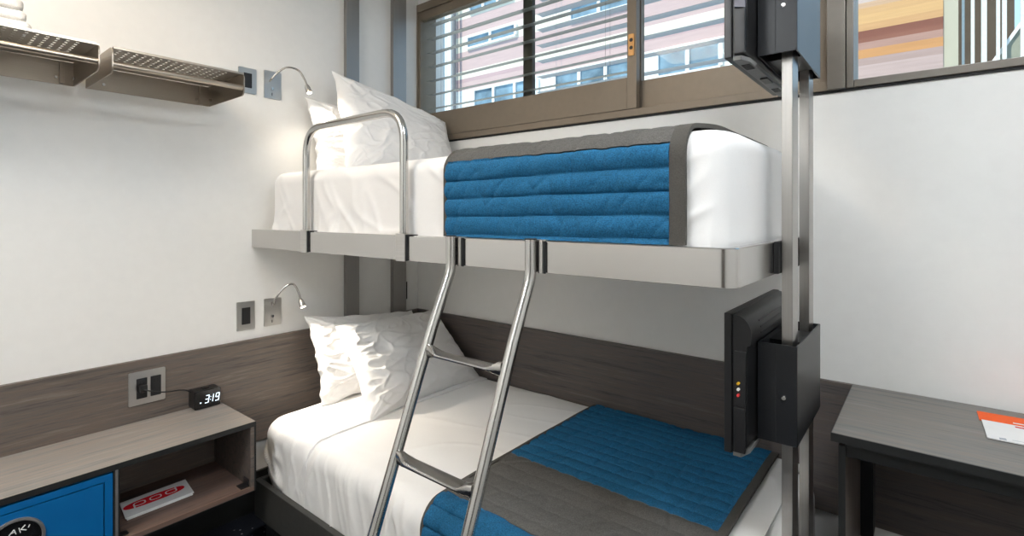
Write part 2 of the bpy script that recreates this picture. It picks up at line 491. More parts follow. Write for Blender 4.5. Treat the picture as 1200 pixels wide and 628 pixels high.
def dispU(p, n):
    cz = crown_u(p.y) if p.z > 1.40 else 0
    if n.length == 0 and p.z > 1.47: return Vector((0, 0, cz + .004 * N(p, 3, 1)))
    a = 0
    if n.y < -.3 and p.z < 1.47:
        low = max(0, min(1, (1.46 - p.z) * 7))
        a = .003 * N((p.x * 7, p.z * 4, 0), 1, 2)
        if p.x < 1.2:
            a += .006 * (ridge(p.x * 7 + p.z * 3, p.z * 2.2, 0, 3, 5) - .3) * low
            a += .005 * (ridge(p.x * 3, p.z * 6 + p.x, 0, 6, 5) - .3)
            if p.x < .75: a += .006 * (ridge(p.x * 16 - p.z * 5, p.z * 3, 0, 8, 4) - .3) * max(0, min(1, (1.36 - p.z) * 9))
        elif p.x > 1.85:
            a += .008 * (ridge(p.x * 6 - p.z * 8, p.x * 2 + p.z * 3, 0, 4, 4) - .3) * max(0, min(1, (1.99 - p.x) * 12))
        else: a = -.003
    elif n.x > .5: a = .003 * N((p.y * 4, p.z * 3, 0), 1, 4)
    elif n.x < -.5: a = .004 * N((p.y * 8, p.z * 3, 0), 1, 4)
    return n * a + Vector((0, 0, cz + .003 * N(p, 2.5, 9)))
m = obj('mattress', roundbox(MB(), .10, 1.990, -.922, -.09, 1.187, 1.476, .06, .045, 240, 50, 44, dispU), M['sheet'], None, 80)
props(m, 'thick upper bunk mattress in a white fitted sheet, on the steel tray', 'mattress')

def runner(name, x0, x1, ytop, yedge, ztop, r, zbot, label, seams, bind_r, chan=.0515, wob=.004, crown_f=None):
    """quilted strip laid over the bed: path runs from the wall to the front edge and down"""
    t = thing(name, ((x0 + x1) / 2, (ytop + yedge) / 2, zbot), label, 'bed runner')
    L1 = (ytop - (yedge + r)); L2 = PI / 2 * r; L3 = (ztop - r) - zbot; Lt = L1 + L2 + L3
    def path(s):
        if s <= L1: return Vector((0, ytop - s, ztop)), Vector((0, 0, 1))
        if s <= L1 + L2:
            a = (s - L1) / r; n_ = Vector((0, -math.sin(a), math.cos(a)))
            return Vector((0, yedge + r, ztop - r)) + n_ * r, n_
        d = s - L1 - L2
        return Vector((0, yedge, ztop - r - d)), Vector((0, -1, 0))
    def strip(nm, s0, s1, xa, xb, mat, th, bulge, ch, phase=0, nx=140, quilt=True):
        ns = max(4, int((s1 - s0) / .003)) if quilt else max(4, int((s1 - s0) / .012))
        def top(i, j):
            x = xa + (xb - xa) * i / (nx - 1); s_ = s0 + (s1 - s0) * j / (ns - 1)
            p, n_ = path(s_)
            sw = s_ + .0045 * N((x * 5, s_ * 3, 1), 1, 3) + .004 * math.sin(x * 2.1 + s_ * 3)
            h = th
            if bulge:
                h += bulge * abs(math.sin(PI * (sw - phase) / ch)) ** .42 * (1 + .30 * N((x * 13, s_ * 22, 0), 1, 8))
                h += (.0022 * N((x * 26 + s_ * 8, s_ * 14, 0), 1, 6) - .0042 * ridge(x * 17 + s_ * 6, s_ * 6, 0, 5, 5)) * min(1, bulge / .004)
            h += .0015 * N((x * 5, s_ * 5, 0), 1, 2)
            q = p + n_ * h
            if crown_f and s_ < L1 + L2: q.z += crown_f(q.y)
            return Vector((x + wob * N((0, s_ * 4, 0), 1, 4), q.y, q.z))
        def bot(i, j):
            x = xa + (xb - xa) * i / (nx - 1); s_ = s0 + (s1 - s0) * j / (ns - 1)
            p, n_ = path(s_); q = p + n_ * .0012
            if crown_f and s_ < L1 + L2: q.z += crown_f(q.y)
            return Vector((x + wob * N((0, s_ * 4, 0), 1, 4), q.y, q.z))
        return obj(nm, MB().shell(top, bot, nx, ns), mat, t, 60)
    bl = .012
    sg0, sg1 = seams
    s_front = Lt
    strip('blue_panel', .0, sg0, x0 + bl, x1 - bind_r, M['blue'], .005, .0085, chan, sg0)
    strip('grey_band', sg0, sg1, x0 + bl, x1 - bind_r, M['grey'], .0075, .0036, chan * 1.25, sg0)
    strip('blue_panel', sg1, Lt, x0 + bl, x1 - bind_r, M['blue'], .004, .0115, chan, sg1)
    strip('binding', 0, Lt, x0, x0 + bl, M['binding'], .010, 0, 1, 0, 4, False)
    strip('binding', 0, Lt, x1 - bind_r, x1, M['binding'], .0115, .0, 1, 0, 5, False)
    return t
# path lengths for the upper runner: grey band ends where the blue drop starts (z 1.46)
r_u = .052; L1u = (-.10) - (-.927 + r_u)
runner('bed_runner', 1.205, 1.925, -.10, -.927, 1.483, r_u, 1.2405, 'blue quilted runner with charcoal band draped over the upper bunk edge',
       (L1u - .235, L1u + .058), .034, crown_f=crown_u)

# guard rail on the upper bunk
G = thing('guard_rail', (.755, -.965, 1.16), 'arched steel tube guard rail clipped to the upper bunk near the pillow', 'guard rail')
xa, xb, zt, yg = .462, 1.043, 1.632, -.951
obj('tube', MB().tube(fillet([(xa, yg, 1.2455), (xa, yg, zt), (xb, yg, zt), (xb, yg, 1.2455)], .105, 10), .0135, 18), M['tube'], G)
for xc in (xa, xb):
    cl = obj('clip', MB().box(xc - .033, xc + .012, -.958, -.9495, UZ0 - .003, UZ1 + .006, .001).box(xc - .033, xc + .014, -.9495, -.9285, UZ1 + .0005, UZ1 + .006, .001), M['plate'], G)
    obj('clip_liner', MB().box(xc + .0122, xc + .0165, -.955, -.9495, UZ0 - .001, UZ1 + .003).box(xc + .0142, xc + .040, -.9525, -.9285, UZ1 + .0008, UZ1 + .0035), M['rubber'], cl)

# ladder
Ld = thing('ladder', (1.407, -1.42, 0), 'steel tube ladder with flat rungs hooked on the upper bunk tray', 'ladder')
def lad_y(z): return -.983 - (1.128 - z) * .405
xl, xr_ = 1.268, 1.549
for xc in (xl, xr_):
    pts = fillet([(xc, -.966, UZ1 + .004), (xc, -.966, 1.150), (xc, lad_y(1.0), 1.0), (xc, lad_y(.02), .02)], .10, 7)
    sr = obj('side_rail', MB().tube(pts, .0145, 18), M['tube'], Ld)
    obj('rubber_foot', MB().tube([(xc, lad_y(.05), .05), (xc, lad_y(.0), .0)], .019, 16), M['rubber'], sr)
    hk = obj('hook', MB().box(xc + .020, xc + .030, -.959, -.9495, UZ0 - .002, UZ1 + .001, .001).box(xc - .014, xc + .035, -.9515, -.9285, UZ1 + .0005, UZ1 + .0035, .0005), M['plate'], Ld)
    obj('hook_liner', MB().box(xc + .0148, xc + .0200, -.955, -.9495, UZ0 - .002, UZ1).box(xc + .0302, xc + .035, -.955, -.9495, UZ0 - .002, UZ1)
        .cyl((xc, -.966, UZ1 + .004), (xc, -.966, UZ1 + .0065), .0155, 16), M['rubber'], hk)
for zr in (.938, .692, .446, .20):
    yc = lad_y(zr); b = MB()
    xs0, xs1 = xl + .011, xr_ - .011
    prof = [(0, .009, .017, .010), (.05, .010, .016, .008), (.12, .019, .008, .001), (.17, .021, .0045, 0), (.83, .021, .0045, 0), (.88, .019, .008, .001), (.95, .010, .016, .008), (1, .009, .017, .010)]
    rings = []
    for u, hw, hh, up in prof:
        x = xs0 + (xs1 - xs0) * u
        ring = []
        for k in range(12):
            a = 2 * PI * k / 12
            cy, cz = math.cos(a), math.sin(a)
            cy = math.copysign(abs(cy) ** .5, cy); cz = math.copysign(abs(cz) ** .5, cz)
            ring.append(b.bm.verts.new((x, yc + hw * cy, zr + up * .3 + hh * cz)))
        rings.append(ring)
    for r1, r2 in zip(rings, rings[1:]):
        for k in range(12): b.bm.faces.new((r1[k], r1[(k + 1) % 12], r2[(k + 1) % 12], r2[k]))
    b.bm.faces.new(rings[0]); b.bm.faces.new(rings[-1][::-1])
    obj('rung', b, M['tube'], Ld, 50)

# lower bed
BB = thing('platform_bed', (1.1, -.53, 0), 'dark grey low platform bed under the lower mattress', 'platform bed')
obj('side_board', MB().box(.215, 2.02, -1.035, -1.012, .10, .243, .003), plain('base_dark', (.055, .054, .050, 1), .5, .2), BB)
obj('end_board', MB().box(.215, .238, -1.0115, -.02, .10, .243, .003), plain('base_dark2', (.055, .054, .050, 1), .5, .2), BB)
obj('platform', MB().box(.2385, 2.02, -1.0115, -.02, .17, .205), M['black'], BB)
for (xx, yy) in ((.28, -.98), (1.94, -.98), (.28, -.08), (1.94, -.08)):
    obj('leg', MB().box(xx - .03, xx + .03, yy - .025, yy + .025, 0, .1, .003), M['black'], BB)

LZ = .452
def crown(x, y): return .012 * max(0, 1 - ((y + .5) / .5) ** 2) ** .5
def dispL(p, n):
    v = Vector((0, 0, 0))
    if p.z > .40: v.z += crown(p.x, p.y) * (1 if n.length == 0 else .6) + .003 * N(p, 3, 1)
    a = 0
    if n.y < -.3:
        if p.x < .40: a = .018 * (ridge(p.x * 6, p.z * 13 + p.x * 9, 0, 3, 3) - .3) * max(0, min(1, (.44 - p.z) * 9))
        else: a = .002 * N((p.x * 12, p.z * 2, 0), 1, 2)
    elif n.x < -.3: a = .008 * N((p.y * 4, p.z * 14, 0), 1, 3)
    return v + n * a
m = obj('mattress', roundbox(MB(), .15, 2.036, -.995, -.022, .206, LZ, .11, .055, 200, 80, 46, dispL), M['sheet'], None, 80)
props(m, 'lower bed mattress in a white fitted sheet, on the dark base', 'mattress')

def drape(name, x0, x1, th, zb, parent, label, cat, mat, amp=.010, seed=3):
    r = .055; ye = -.995; yt = -.03
    L1 = yt - (ye + r); L2 = PI / 2 * r; L3 = LZ - r - zb; Lt = L1 + L2 + L3
    nx, ns = max(8, int((x1 - x0) / .006)), 170
    def pt(i, j, h):
        x = x0 + (x1 - x0) * i / (nx - 1); s_ = Lt * j / (ns - 1)
        if s_ <= L1: p, n_ = Vector((x, yt - s_, LZ + crown(x, yt - s_))), Vector((0, 0, 1))
        elif s_ <= L1 + L2:
            a = (s_ - L1) / r; n_ = Vector((0, -math.sin(a), math.cos(a)))
            p = Vector((x, ye + r, LZ - r + crown(x, ye + r) * max(0, math.cos(a)))) + n_ * r
        else:
            d = s_ - L1 - L2; p, n_ = Vector((x, ye, LZ - r - d)), Vector((0, -1, 0))
        f = max(0, min(1, (s_ - L1) / .1))
        w_ = f * (amp * 1.3 * ridge(x * 7 + s_ * 2.5, s_ * 1.4, 0, seed, 3) + amp * .7 * ridge(x * 15 - s_ * 5, s_ * 1.5, 0, seed + 1, 3.5)) + .0016 * (N((x * 5, s_ * 5, 0), 1, 7) + 1) * (1 - f) + .003 * ridge(x * 3 + s_ * 4, s_ * 2.5 - x, 0, seed + 2, 7) * (1 - f)
        return p + n_ * (h + (w_ if h > .002 else .0))
    b = MB().shell(lambda i, j: pt(i, j, th), lambda i, j: pt(i, j, .0018), nx, ns)
    o = obj(name, b, mat, parent, 70)
    if parent is None: props(o, label, cat)
    return o
fs = drape('flat_sheet', .395, 1.985, .0055, .20, None, 'white top sheet spread over the lower mattress, tucked at the front', 'bed sheet', M['sheet_flat'])
drape('folded_hem', .388, .567, .0115, .205, fs, None, None, M['sheet'], .005, 9)

r_l = .06; L1l = (-.035) - (-1.004 + r_l)
runner('bed_runner', 1.192, 1.915, -.035, -1.006, LZ + .016, r_l, .215, 'blue quilted runner with wide charcoal band laid across the lower bed',
       (.585, .886), .022, crown_f=lambda y: crown(0, y) * .95)

# ------------------------------------------------------------------ pillows
def pillow(name, TL, TR, BL, BR, T, label, seed, group=None, ruffle=0, nu=150, nv=120, pinch=.07, sag=0, tb=1.0, mat=None):
    TL, TR, BL, BR = map(Vector, (TL, TR, BL, BR))
    nrm = ((TR - TL + BR - BL).cross(TL - BL + TR - BR)).normalized()
    if nrm.x < 0: nrm = -nrm
    ux = (TR - TL).normalized(); uz = (TL - BL).normalized()
    def base(u, v):
        uu = u * (1 - pinch * (1 - v * v) * abs(u) ** 3); vv = v * (1 - pinch * (1 - u * u) * abs(v) ** 3)
        a, c = (uu + 1) / 2, (vv + 1) / 2
        return (TL * (1 - a) + TR * a) * c + (BL * (1 - a) + BR * a) * (1 - c)
    def pt(u, v, side):
        p = base(u, v)
        e = max(0, (1 - abs(u) ** 2.4)) * max(0, (1 - abs(v) ** 2.4))
        t = T / 2 * e ** .42 * (1 + sag * (-v) * .5)
        k = (.011 * N((u * 2.2, v * 2.2, side), 1, seed) + .003 * N((u * 6.5 + v * 3, v * 5, side), 1, seed + 1))
        # creases running in from the corners
        rc = math.hypot(abs(u) - 1, abs(v) - 1)
        ang = math.atan2(1 - abs(v), 1 - abs(u) + 1e-6)
        k += .012 * math.exp(-rc * 2.2) * N((ang * 5, math.copysign(3, u), math.copysign(3, v)), 1, seed + 2)
        k += .0055 * ridge(u * 1.5 + v * .8, v * 2.4 - u * .9, side * 2, seed + 12, 6) + .004 * ridge(u * 3.2 - v * 1.6, v * 3.4 + u, side * 2, seed + 15, 6)
        if ruffle and u < -.45:
            k += ruffle * (ridge(u * 2.6, v * 4.6 + u * 2.0, side, seed + 4, 3) - .3) * min(1, (-.45 - u) * 3.0)
        edge = min(1, (1 - max(abs(u), abs(v))) * 6)
        wob = .010 * N((u * 4, v * 4, 5), 1, seed + 6) * (1 - edge)
        return p + nrm * ((t * (1 if side > 0 else tb) + k * edge) * side + .0012 * side) + uz * wob + ux * (.012 * N((u * 3, v * 5, 9), 1, seed + 8)) * (1 - edge)
    def mp(k, n):
        a = -1 + 2 * k / (n - 1)
        return math.sin(a * PI / 2) * .55 + a * .45
    b = MB().shell(lambda i, j: pt(mp(i, nu), mp(j, nv), 1), lambda i, j: pt(mp(i, nu), mp(j, nv), -1), nu, nv)
    o = obj(name, b, mat or M['pillow'], None, 75)
    return props(o, label, 'pillow', group)
# lower bed: back pillow, then front pillow
pillow('pillow', (.085, -.745, .835), (.06, -.10, .765), (.24, -.755, .455), (.24, -.10, .455), .11, 'rear white pillow of the lower bed, resting against the wood panel', 11, 'pillows on the lower bed', .011)
pillow('pillow', (.20, -.665, .79), (.185, -.05, .775), (.57, -.735, .463), (.53, -.045, .463), .15, 'front white pillow of the lower bed, leaning and wrinkled', 23, 'pillows on the lower bed', .007, sag=.25)
# upper bed
pillow('pillow', (.06, -.73, 1.85), (.06, -.10, 1.80), (.17, -.74, 1.476), (.17, -.08, 1.476), .10, 'rear white pillow of the upper bunk, upright by the reading lamp', 31, 'pillows on the upper bunk', .01)
pillow('pillow', (.13, -.635, 1.975), (.27, -.04, 1.80), (.40, -.74, 1.478), (.42, -.10, 1.478), .17, 'front white pillow of the upper bunk, one corner pointing up', 47, 'pillows on the upper bunk', .0, sag=.3)

# ------------------------------------------------------------------ tracks and posts
for (y0, y1, lb) in ((-.495, -.420, 'flat steel track on the left wall, the one nearer the reading lamps'), (-.203, -.113, 'flat steel track on the left wall, the one nearer the window')):
    o = obj('wall_track', MB().box(.018, .032, y0, y1, .757, ZC, .001).box(0.0, .018, y0 + .005, y1 - .005, .757, ZC), M['track'])
    props(o, lb, 'wall track', 'steel tracks on the left wall')
for (y0, y1, lb) in ((-.617, -.552, 'upright steel post at the bunk foot, the one nearer the camera'), (-.400, -.337, 'upright steel post at the bunk foot, the one nearer the window wall')):
    t = thing('support_post', (2.0525, (y0 + y1) / 2, 0), lb, 'post', 'steel posts at the foot of the bunks')
    obj('post_tube', MB().box(2.0405, 2.0645, y0, y1, .006, ZC, .0015), M['steel_z'], t)
    obj('foot_plate', MB().box(2.032, 2.073, y0 - .01, y1 + .01, 0, .006, .001), M['plate'], t)

# ------------------------------------------------------------------ televisions and their boxes
def make_tv(dz, where, where2):
    t = thing('mount_box', (2.037, -.495, .77 + dz), where2, 'mount box', 'black boxes carrying the televisions')
    x0, x1, y0, y1, z0, z1 = 1.996, 2.081, -.656, -.334, .768 + dz, 1.0 + dz
    b = MB()
    b.box(x0, x1, y0, y0 + .004, z0, z1, .0012); b.box(x0, x1, y1 - .004, y1, z0, z1, .0012)   # near and far cheek
    b.box(x1 - .004, x1, y0 + .004, y1 - .004, z0, z1, .0012)                                   # outer face
    b.box(x0, x0 + .004, y0 + .004, y1 - .004, z0, z1)
    obj('casing', b, M['box'], t)
    obj('cover_seam', MB().box(2.0345, 2.0358, y0 - .0006, y0 + .001, z0 + .002, z1 - .002), M['rubber'], t)
    for za_, zb_ in ((z1 - .03, z1 - .012), (z0 + .012, z0 + .03)):
        obj('cross_plate', MB().box(x0 + .004, x1 - .004, -.55, -.402, za_, zb_), M['black'], t)
    obj('screw', MB().tube([(2.053, y0, .877 + dz), (2.053, y0 - .004, .877 + dz)], [.0062, .0045], 16), M['steel'], t)
    tv = thing('television', (1.965, -.50, .752 + dz), where, 'television', 'televisions at the foot of the bunks')
    ya, yb = -.742, -.258
    zb, ztp = .752 + dz, 1.076 + dz
    obj('bezel', MB().box(1.944, 1.962, ya, yb, zb, ztp, .003), M['black'], tv)
    obj('screen', MB().box(1.9425, 1.9445, ya + .018, yb - .018, zb + .03, ztp - .018), M['black_gloss'], tv)
    # curved rear case, section in x-z
    sec = [(1.962, zb + .004), (1.986, zb + .008), (1.993, zb + .02), (1.993, 1.002 + dz), (2.001, 1.006 + dz), (2.0025, 1.020 + dz)]
    for k in range(9):
        a = math.radians(6 + 78 * k / 8)
        sec.append((1.968 + .0345 * math.cos(a), 1.028 + dz + .044 * math.sin(a)))
    sec += [(1.962, 1.074 + dz)]
    obj('rear_case', MB().prism(sec, 'y', ya + .006, yb - .006), M['tv_grey'], tv, 40)
    # grooves on the curved back
    b = MB()
    for zz, xx in ((1.050, 1.9985), (1.036, 2.0022), (1.022, 2.0028)):
        b.box(xx - .002, xx + .0008, ya + .09, yb - .09, zz - .0022 + dz, zz + .0022 + dz, .0008)
    obj('vent_rib', b, M['tv_grey'], tv)
    # side recess with sockets, lower side block, base
    pp = obj('port_panel', MB().prism([(1.967, .868 + dz), (1.990, .862 + dz), (1.9925, .99 + dz), (1.967, .99 + dz)], 'y', ya - .0, ya + .006), M['port'] if dz > .5 else M['black'], tv)
    for zz, mt in ((.918, 'yellow'), (.9045, 'white_jack'), (.891, 'red')):
        obj('jack', MB().cyl((1.977, ya - .007, zz + dz), (1.977, ya, zz + dz), .0032, 14), M[mt], pp)
    obj('side_block', MB().box(1.966, 1.992, ya - .003, ya + .006, zb + .006, .862 + dz, .003), M['tv_grey'], tv)
    obj('underside_plate', MB().prism([(1.9625, -.735), (1.9625, -.265), (1.975, -.265), (1.991, -.31), (1.991, -.70), (1.98, -.735)], 'z', zb - .006, zb + .004), M['tv_under'], tv)
    for yy in (-.66, -.36):
        b = MB()
        for k in range(7): b.box(1.967, 1.986, yy - .025 + k * .0075, yy - .0215 + k * .0075, zb - .0075, zb - .0055)
        obj('vent_grille', b, M['black'], tv)
    obj('stand_slot', MB().box(1.972, 1.99, -.53, -.47, zb - .010, zb - .0055), M['black'], tv)
    return tv
make_tv(0, 'lower television seen edge-on, its rear to the box above the lower bed', 'lower black steel mount box on the posts, level with the desk')
make_tv(.915, 'upper television seen edge-on in front of the window', 'upper dark steel mount box on the posts, in front of the window')

# ------------------------------------------------------------------ desk and papers
D = thing('desk', (2.6, -.26, 0), 'grey wood desk with black edge against the window wall', 'desk')
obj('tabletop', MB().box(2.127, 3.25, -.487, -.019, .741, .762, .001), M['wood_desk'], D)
obj('edge_band', MB().box(2.1255, 3.2515, -.4895, -.4872, .7405, .7612).box(2.1255, 2.1268, -.487, -.019, .7405, .7612), M['black_edge'], D)
for x in (2.140, 3.21):
    p = obj('side_panel', MB().box(x, x + .014, -.468, -.0195, 0, .728, .001), M['wood_z'], D)
    obj('panel_edge', MB().box(x - .0005, x + .0145, -.4705, -.4682, 0, .728), M['black_edge'], p)
obj('apron', MB().box(2.1545, 3.2095, -.462, -.445, .700, .735, .001), M['black_edge'], D)
obj('corner_bracket', MB().box(2.1545, 2.186, -.11, -.0195, .33, .735, .001), M['black'], D)
obj('back_strut', MB().box(2.1865, 3.2095, -.05, -.0195, .70, .735, .001), M['black'], D)

def slab(quad, z0, z1):
    return MB().prism(quad, 'z', z0, z1)
o = thing('leaflet', (2.48, -.14, .762), 'orange leaflet slipped behind the white card on the desk', 'leaflet')
q = [(2.418, -.079), (2.419, -.156), (2.745, -.150), (2.745, -.068)]
obj('sheet', slab(q, .7621, .7640), M['orange'], o)
obj('print_line', slab([(2.485, -.128), (2.485, -.136), (2.57, -.134), (2.57, -.126)], .7640, .7642), M['paper'], o)
o = thing('card', (2.52, -.25, .762), 'white printed card in front of the orange leaflet on the desk', 'card')
q = [(2.423, -.160), (2.425, -.296), (2.74, -.296), (2.74, -.154)]
obj('sheet', slab(q, .7641, .7668), M['paper'], o)
obj('print_line', slab([(2.485, -.168), (2.485, -.177), (2.555, -.176), (2.555, -.167)], .7668, .7670), M['redink'], o)
obj('mark', slab([(2.447, -.283), (2.447, -.294), (2.460, -.292), (2.459, -.280)], .7668, .7670), M['greyink'], o)
obj('rule', slab([(2.470, -.282), (2.470, -.284), (2.70, -.276), (2.70, -.274)], .7668, .7669), M['greyink'], o)

# ------------------------------------------------------------------ bedside cabinet
K = thing('bedside_cabinet', (.18, -1.6, .27), 'wall-hung wood bedside cabinet with blue drawer and open cubby', 'bedside cabinet')
XF = .357; YR = -1.094; YL = -2.10; ZT = .530; ZB = .270
obj('top_panel', MB().box(.0185, XF - .002, YL, YR, ZT - .018, ZT, .001), M['wood_top_lit'], K)
obj('edge_band', MB().box(XF - .002, XF, YL, YR, ZT - .0185, ZT - .0005).box(XF - .002, XF, YR - .0045, YR, ZB, ZT - .018).box(.0185, XF, YR, YR + .0018, ZB, ZT - .0005).box(XF - .002, XF, YL, YR - .004, ZB, ZB + .003), M['black_edge'], K)
for ya_ in (YR - .018, YL):
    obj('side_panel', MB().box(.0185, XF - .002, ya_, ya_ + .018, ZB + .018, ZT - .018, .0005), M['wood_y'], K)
obj('divider', MB().box(.0185, XF - .001, -1.526, -1.510, ZB + .018, ZT - .018, .0005), M['black_edge'], K)
obj('divider_edge', MB().box(XF - .001, XF, -1.5215, -1.5145, ZB + .018, ZT - .0185), M['ring'], K)
obj('bottom_panel', MB().box(.0185, XF - .002, YL, YR, ZB, ZB + .018, .0005), wood('laminate_reddish', 'y', (.15, .105, .088, 1), .8, 1.15), K)
obj('back_panel', MB().box(.0185, .03, YL + .018, YR - .018, ZB + .018, ZT - .018), M['wood_y'], K)
for yy, sg in ((YR - .018, -1), (-1.51, 1)):
    obj('bracket', MB().box(XF - .052, XF - .012, min(yy, yy + sg * .004), max(yy, yy + sg * .004), ZB + .018, ZB + .045, .0006).box(XF - .052, XF - .012, min(yy, yy + sg * .03), max(yy, yy + sg * .03), ZB + .018, ZB + .0215, .0006), M['black'], K) if sg < 0 else \
    obj('bracket', MB().box(XF - .045, XF - .02, -1.510, -1.482, ZB + .018, ZB + .0215, .0006).box(XF - .045, XF - .02, -1.510, -1.506, ZB + .018, ZB + .036, .0006), M['black'], K)
y0, y1, z0, z1 = -2.06, -1.5275, .290, .505
dr = obj('drawer', MB().box(.05, XF - .0105, y0, y1, z0, z1), M['bluedoor'], K, label='blue drawer front with a routed groove')
g0, g1 = .020, .0235
b = MB()
b.box(XF - .011, XF - .002, y0, y1, z1 - g0, z1, .0006); b.box(XF - .011, XF - .002, y0, y1, z0, z0 + g0, .0006)
b.box(XF - .011, XF - .002, y1 - g0, y1, z0 + g0, z1 - g0, .0006); b.box(XF - .011, XF - .002, y0, y0 + g0, z0 + g0, z1 - g0, .0006)
obj('drawer_border', b, M['bluedoor'], dr)
obj('drawer_field', MB().box(XF - .011, XF - .002, y0 + g1, y1 - g1, z0 + g1, z1 - g1, .0008), M['bluedoor'], dr)
yc, zc = -1.747, .400
ringp = []
b = MB(); n = 48
for (r1, xx) in ((.0635, XF - .0022), (.0635, XF + .003), (.057, XF + .004), (.055, XF + .001)):
    ringp.append([b.bm.verts.new((xx, yc + r1 * math.cos(2 * PI * k / n), zc + r1 * math.sin(2 * PI * k / n))) for k in range(n)])
for r1, r2 in zip(ringp, ringp[1:]):
    for k in range(n): b.bm.faces.new((r1[k], r1[(k + 1) % n], r2[(k + 1) % n], r2[k]))
obj('dial_ring', b, M['ring'], dr)
obj('dial', MB().cyl((XF - .0021, yc, zc), (XF + .0012, yc, zc), .0552, 48), M['black_gloss'], dr)
b = MB()
for (ya, za, yb, zb_) in ((-.012, .024, -.002, .036), (-.002, .036, .002, .022), (-.008, .028, .0, .029), (.008, .036, .011, .022), (.021, .039, .012, .030), (.012, .030, .023, .024), (.030, .036, .027, .029)):
    d = Vector((0, yb - ya, zb_ - za)).normalized() * .0
    b.tube([(XF + .0013, yc + ya, zc + za), (XF + .0013, yc + yb, zc + zb_)], .0013, 6)
obj('dial_mark', b, M['paper'], dr)

# brochure in the cubby
P = thing('brochure', (.19, -1.35, .288), 'white brochure with red oval logo lying in the open cubby', 'brochure')
c0, ux_, uy_ = Vector((.245, -1.468, 0)), Vector((-.125, .014, 0)), Vector((-.004, .206, 0))
def bp(u, v): return (c0.x + ux_.x * u + uy_.x * v, c0.y + ux_.y * u + uy_.y * v)
obj('page', slab([bp(-.03, .02), bp(-.03, .98), bp(.98, .99), bp(.98, .01)], .2882, .2925), M['paper'], P)
obj('cover', slab([bp(0, 0), bp(0, 1), bp(1, 1), bp(1, 0)], .2926, .2958), M['paper'], P)
b = MB(); nn = 40
def ov(k):
    a = 2 * PI * k / nn; ca, sa = math.cos(a), math.sin(a)
    return bp(.56 + .215 * math.copysign(abs(sa) ** .8, sa), .47 + .455 * math.copysign(abs(ca) ** .85, ca))
obj('logo_oval', b.prism([ov(k) for k in range(nn)], 'z', .2958, .2961), M['redink'], P)
b = MB()
def ringletter(vc):
    n_ = 28
    A = []
    for rr, zz in ((1, .2961), (1, .2964), (.76, .2964), (.76, .2961)):
        row = []
        for k in range(n_):
            a = 2 * PI * k / n_; ca, sa = math.cos(a), math.sin(a)
            x, y = bp(.56 + .115 * rr * math.copysign(abs(sa) ** .7, sa), vc + .092 * rr * math.copysign(abs(ca) ** .7, ca))
            row.append(b.bm.verts.new((x, y, zz)))
        A.append(row)
    for r1, r2 in zip(A, A[1:]):
        for k in range(n_): b.bm.faces.new((r1[k], r1[(k + 1) % n_], r2[(k + 1) % n_], r2[k]))
for vc in (.245, .48, .715): ringletter(vc)
def bar(u0, u1, v0, v1): b.prism([bp(u0, v0), bp(u1, v0), bp(u1, v1), bp(u0, v1)], 'z', .2961, .2964)
bar(.385, .58, .153, .176); bar(.54, .74, .784, .807)
obj('logo_letters', b, M['paper'], P)

# alarm clock
A = thing('alarm_clock', (.045, -1.155, ZT), 'small black digital alarm clock on the bedside cabinet', 'alarm clock')
cx0, cx1, cy0, cy1, cz0, cz1 = .018, .076, -1.203, -1.106, ZT + .003, ZT + .074
obj('case', MB().prism(rrect(cy0, cy1, cz0, cz1, .006), 'x', cx0, cx1 - .002), M['black'], A)
obj('foot', MB().box(cx0 + .008, cx1 - .01, cy0 + .008, cy1 - .008, ZT + .0002, ZT + .0032), M['rubber'], A)
fr = obj('front_panel', MB().prism(rrect(cy0 + .002, cy1 - .002, cz0 + .002, cz1 - .002, .005), 'x', cx1 - .002, cx1), M['black_gloss'], A)
def seg(b, y, z, h, on):
    wd, th, sl = h * .42, h * .085, .16
    S = {'a': (0, h, wd, h), 'g': (0, h / 2, wd, h / 2), 'd': (0, 0, wd, 0), 'f': (0, h / 2, 0, h), 'b': (wd, h / 2, wd, h), 'e': (0, 0, 0, h / 2), 'c': (wd, 0, wd, h / 2)}
    for k in on:
        a0, b0, a1, b1 = S[k]
        if b0 == b1: b.box(cx1, cx1 + .0006, y + a0 + sl * b0, y + a1 + sl * b0, z + b0 - th / 2, z + b0 + th / 2)
        else:
            b.prism([(y + a0 - th / 2 + sl * b0, z + b0), (y + a0 + th / 2 + sl * b0, z + b0), (y + a0 + th / 2 + sl * b1, z + b1), (y + a0 - th / 2 + sl * b1, z + b1)], 'x', cx1, cx1 + .0006)
b = MB(); zb_ = cz0 + .020; hh = .028
seg(b, -1.165, zb_, hh, 'abgcd'); seg(b, -1.149, zb_, hh, 'bc'); seg(b, -1.127, zb_, hh, 'abcdfg')
b.box(cx1, cx1 + .0006, -1.183, -1.178, zb_ + .002, zb_ + .006)
for dz_ in (.008, .019): b.box(cx1, cx1 + .0006, -1.1475 + dz_ * .14, -1.1450 + dz_ * .14, zb_ + dz_, zb_ + dz_ + .0025)
obj('display_digits', b, M['digit'], fr)
obj('button', MB().box(.035, .055, -1.166, -1.142, cz1, cz1 + .003, .001), M['black_gloss'], A)

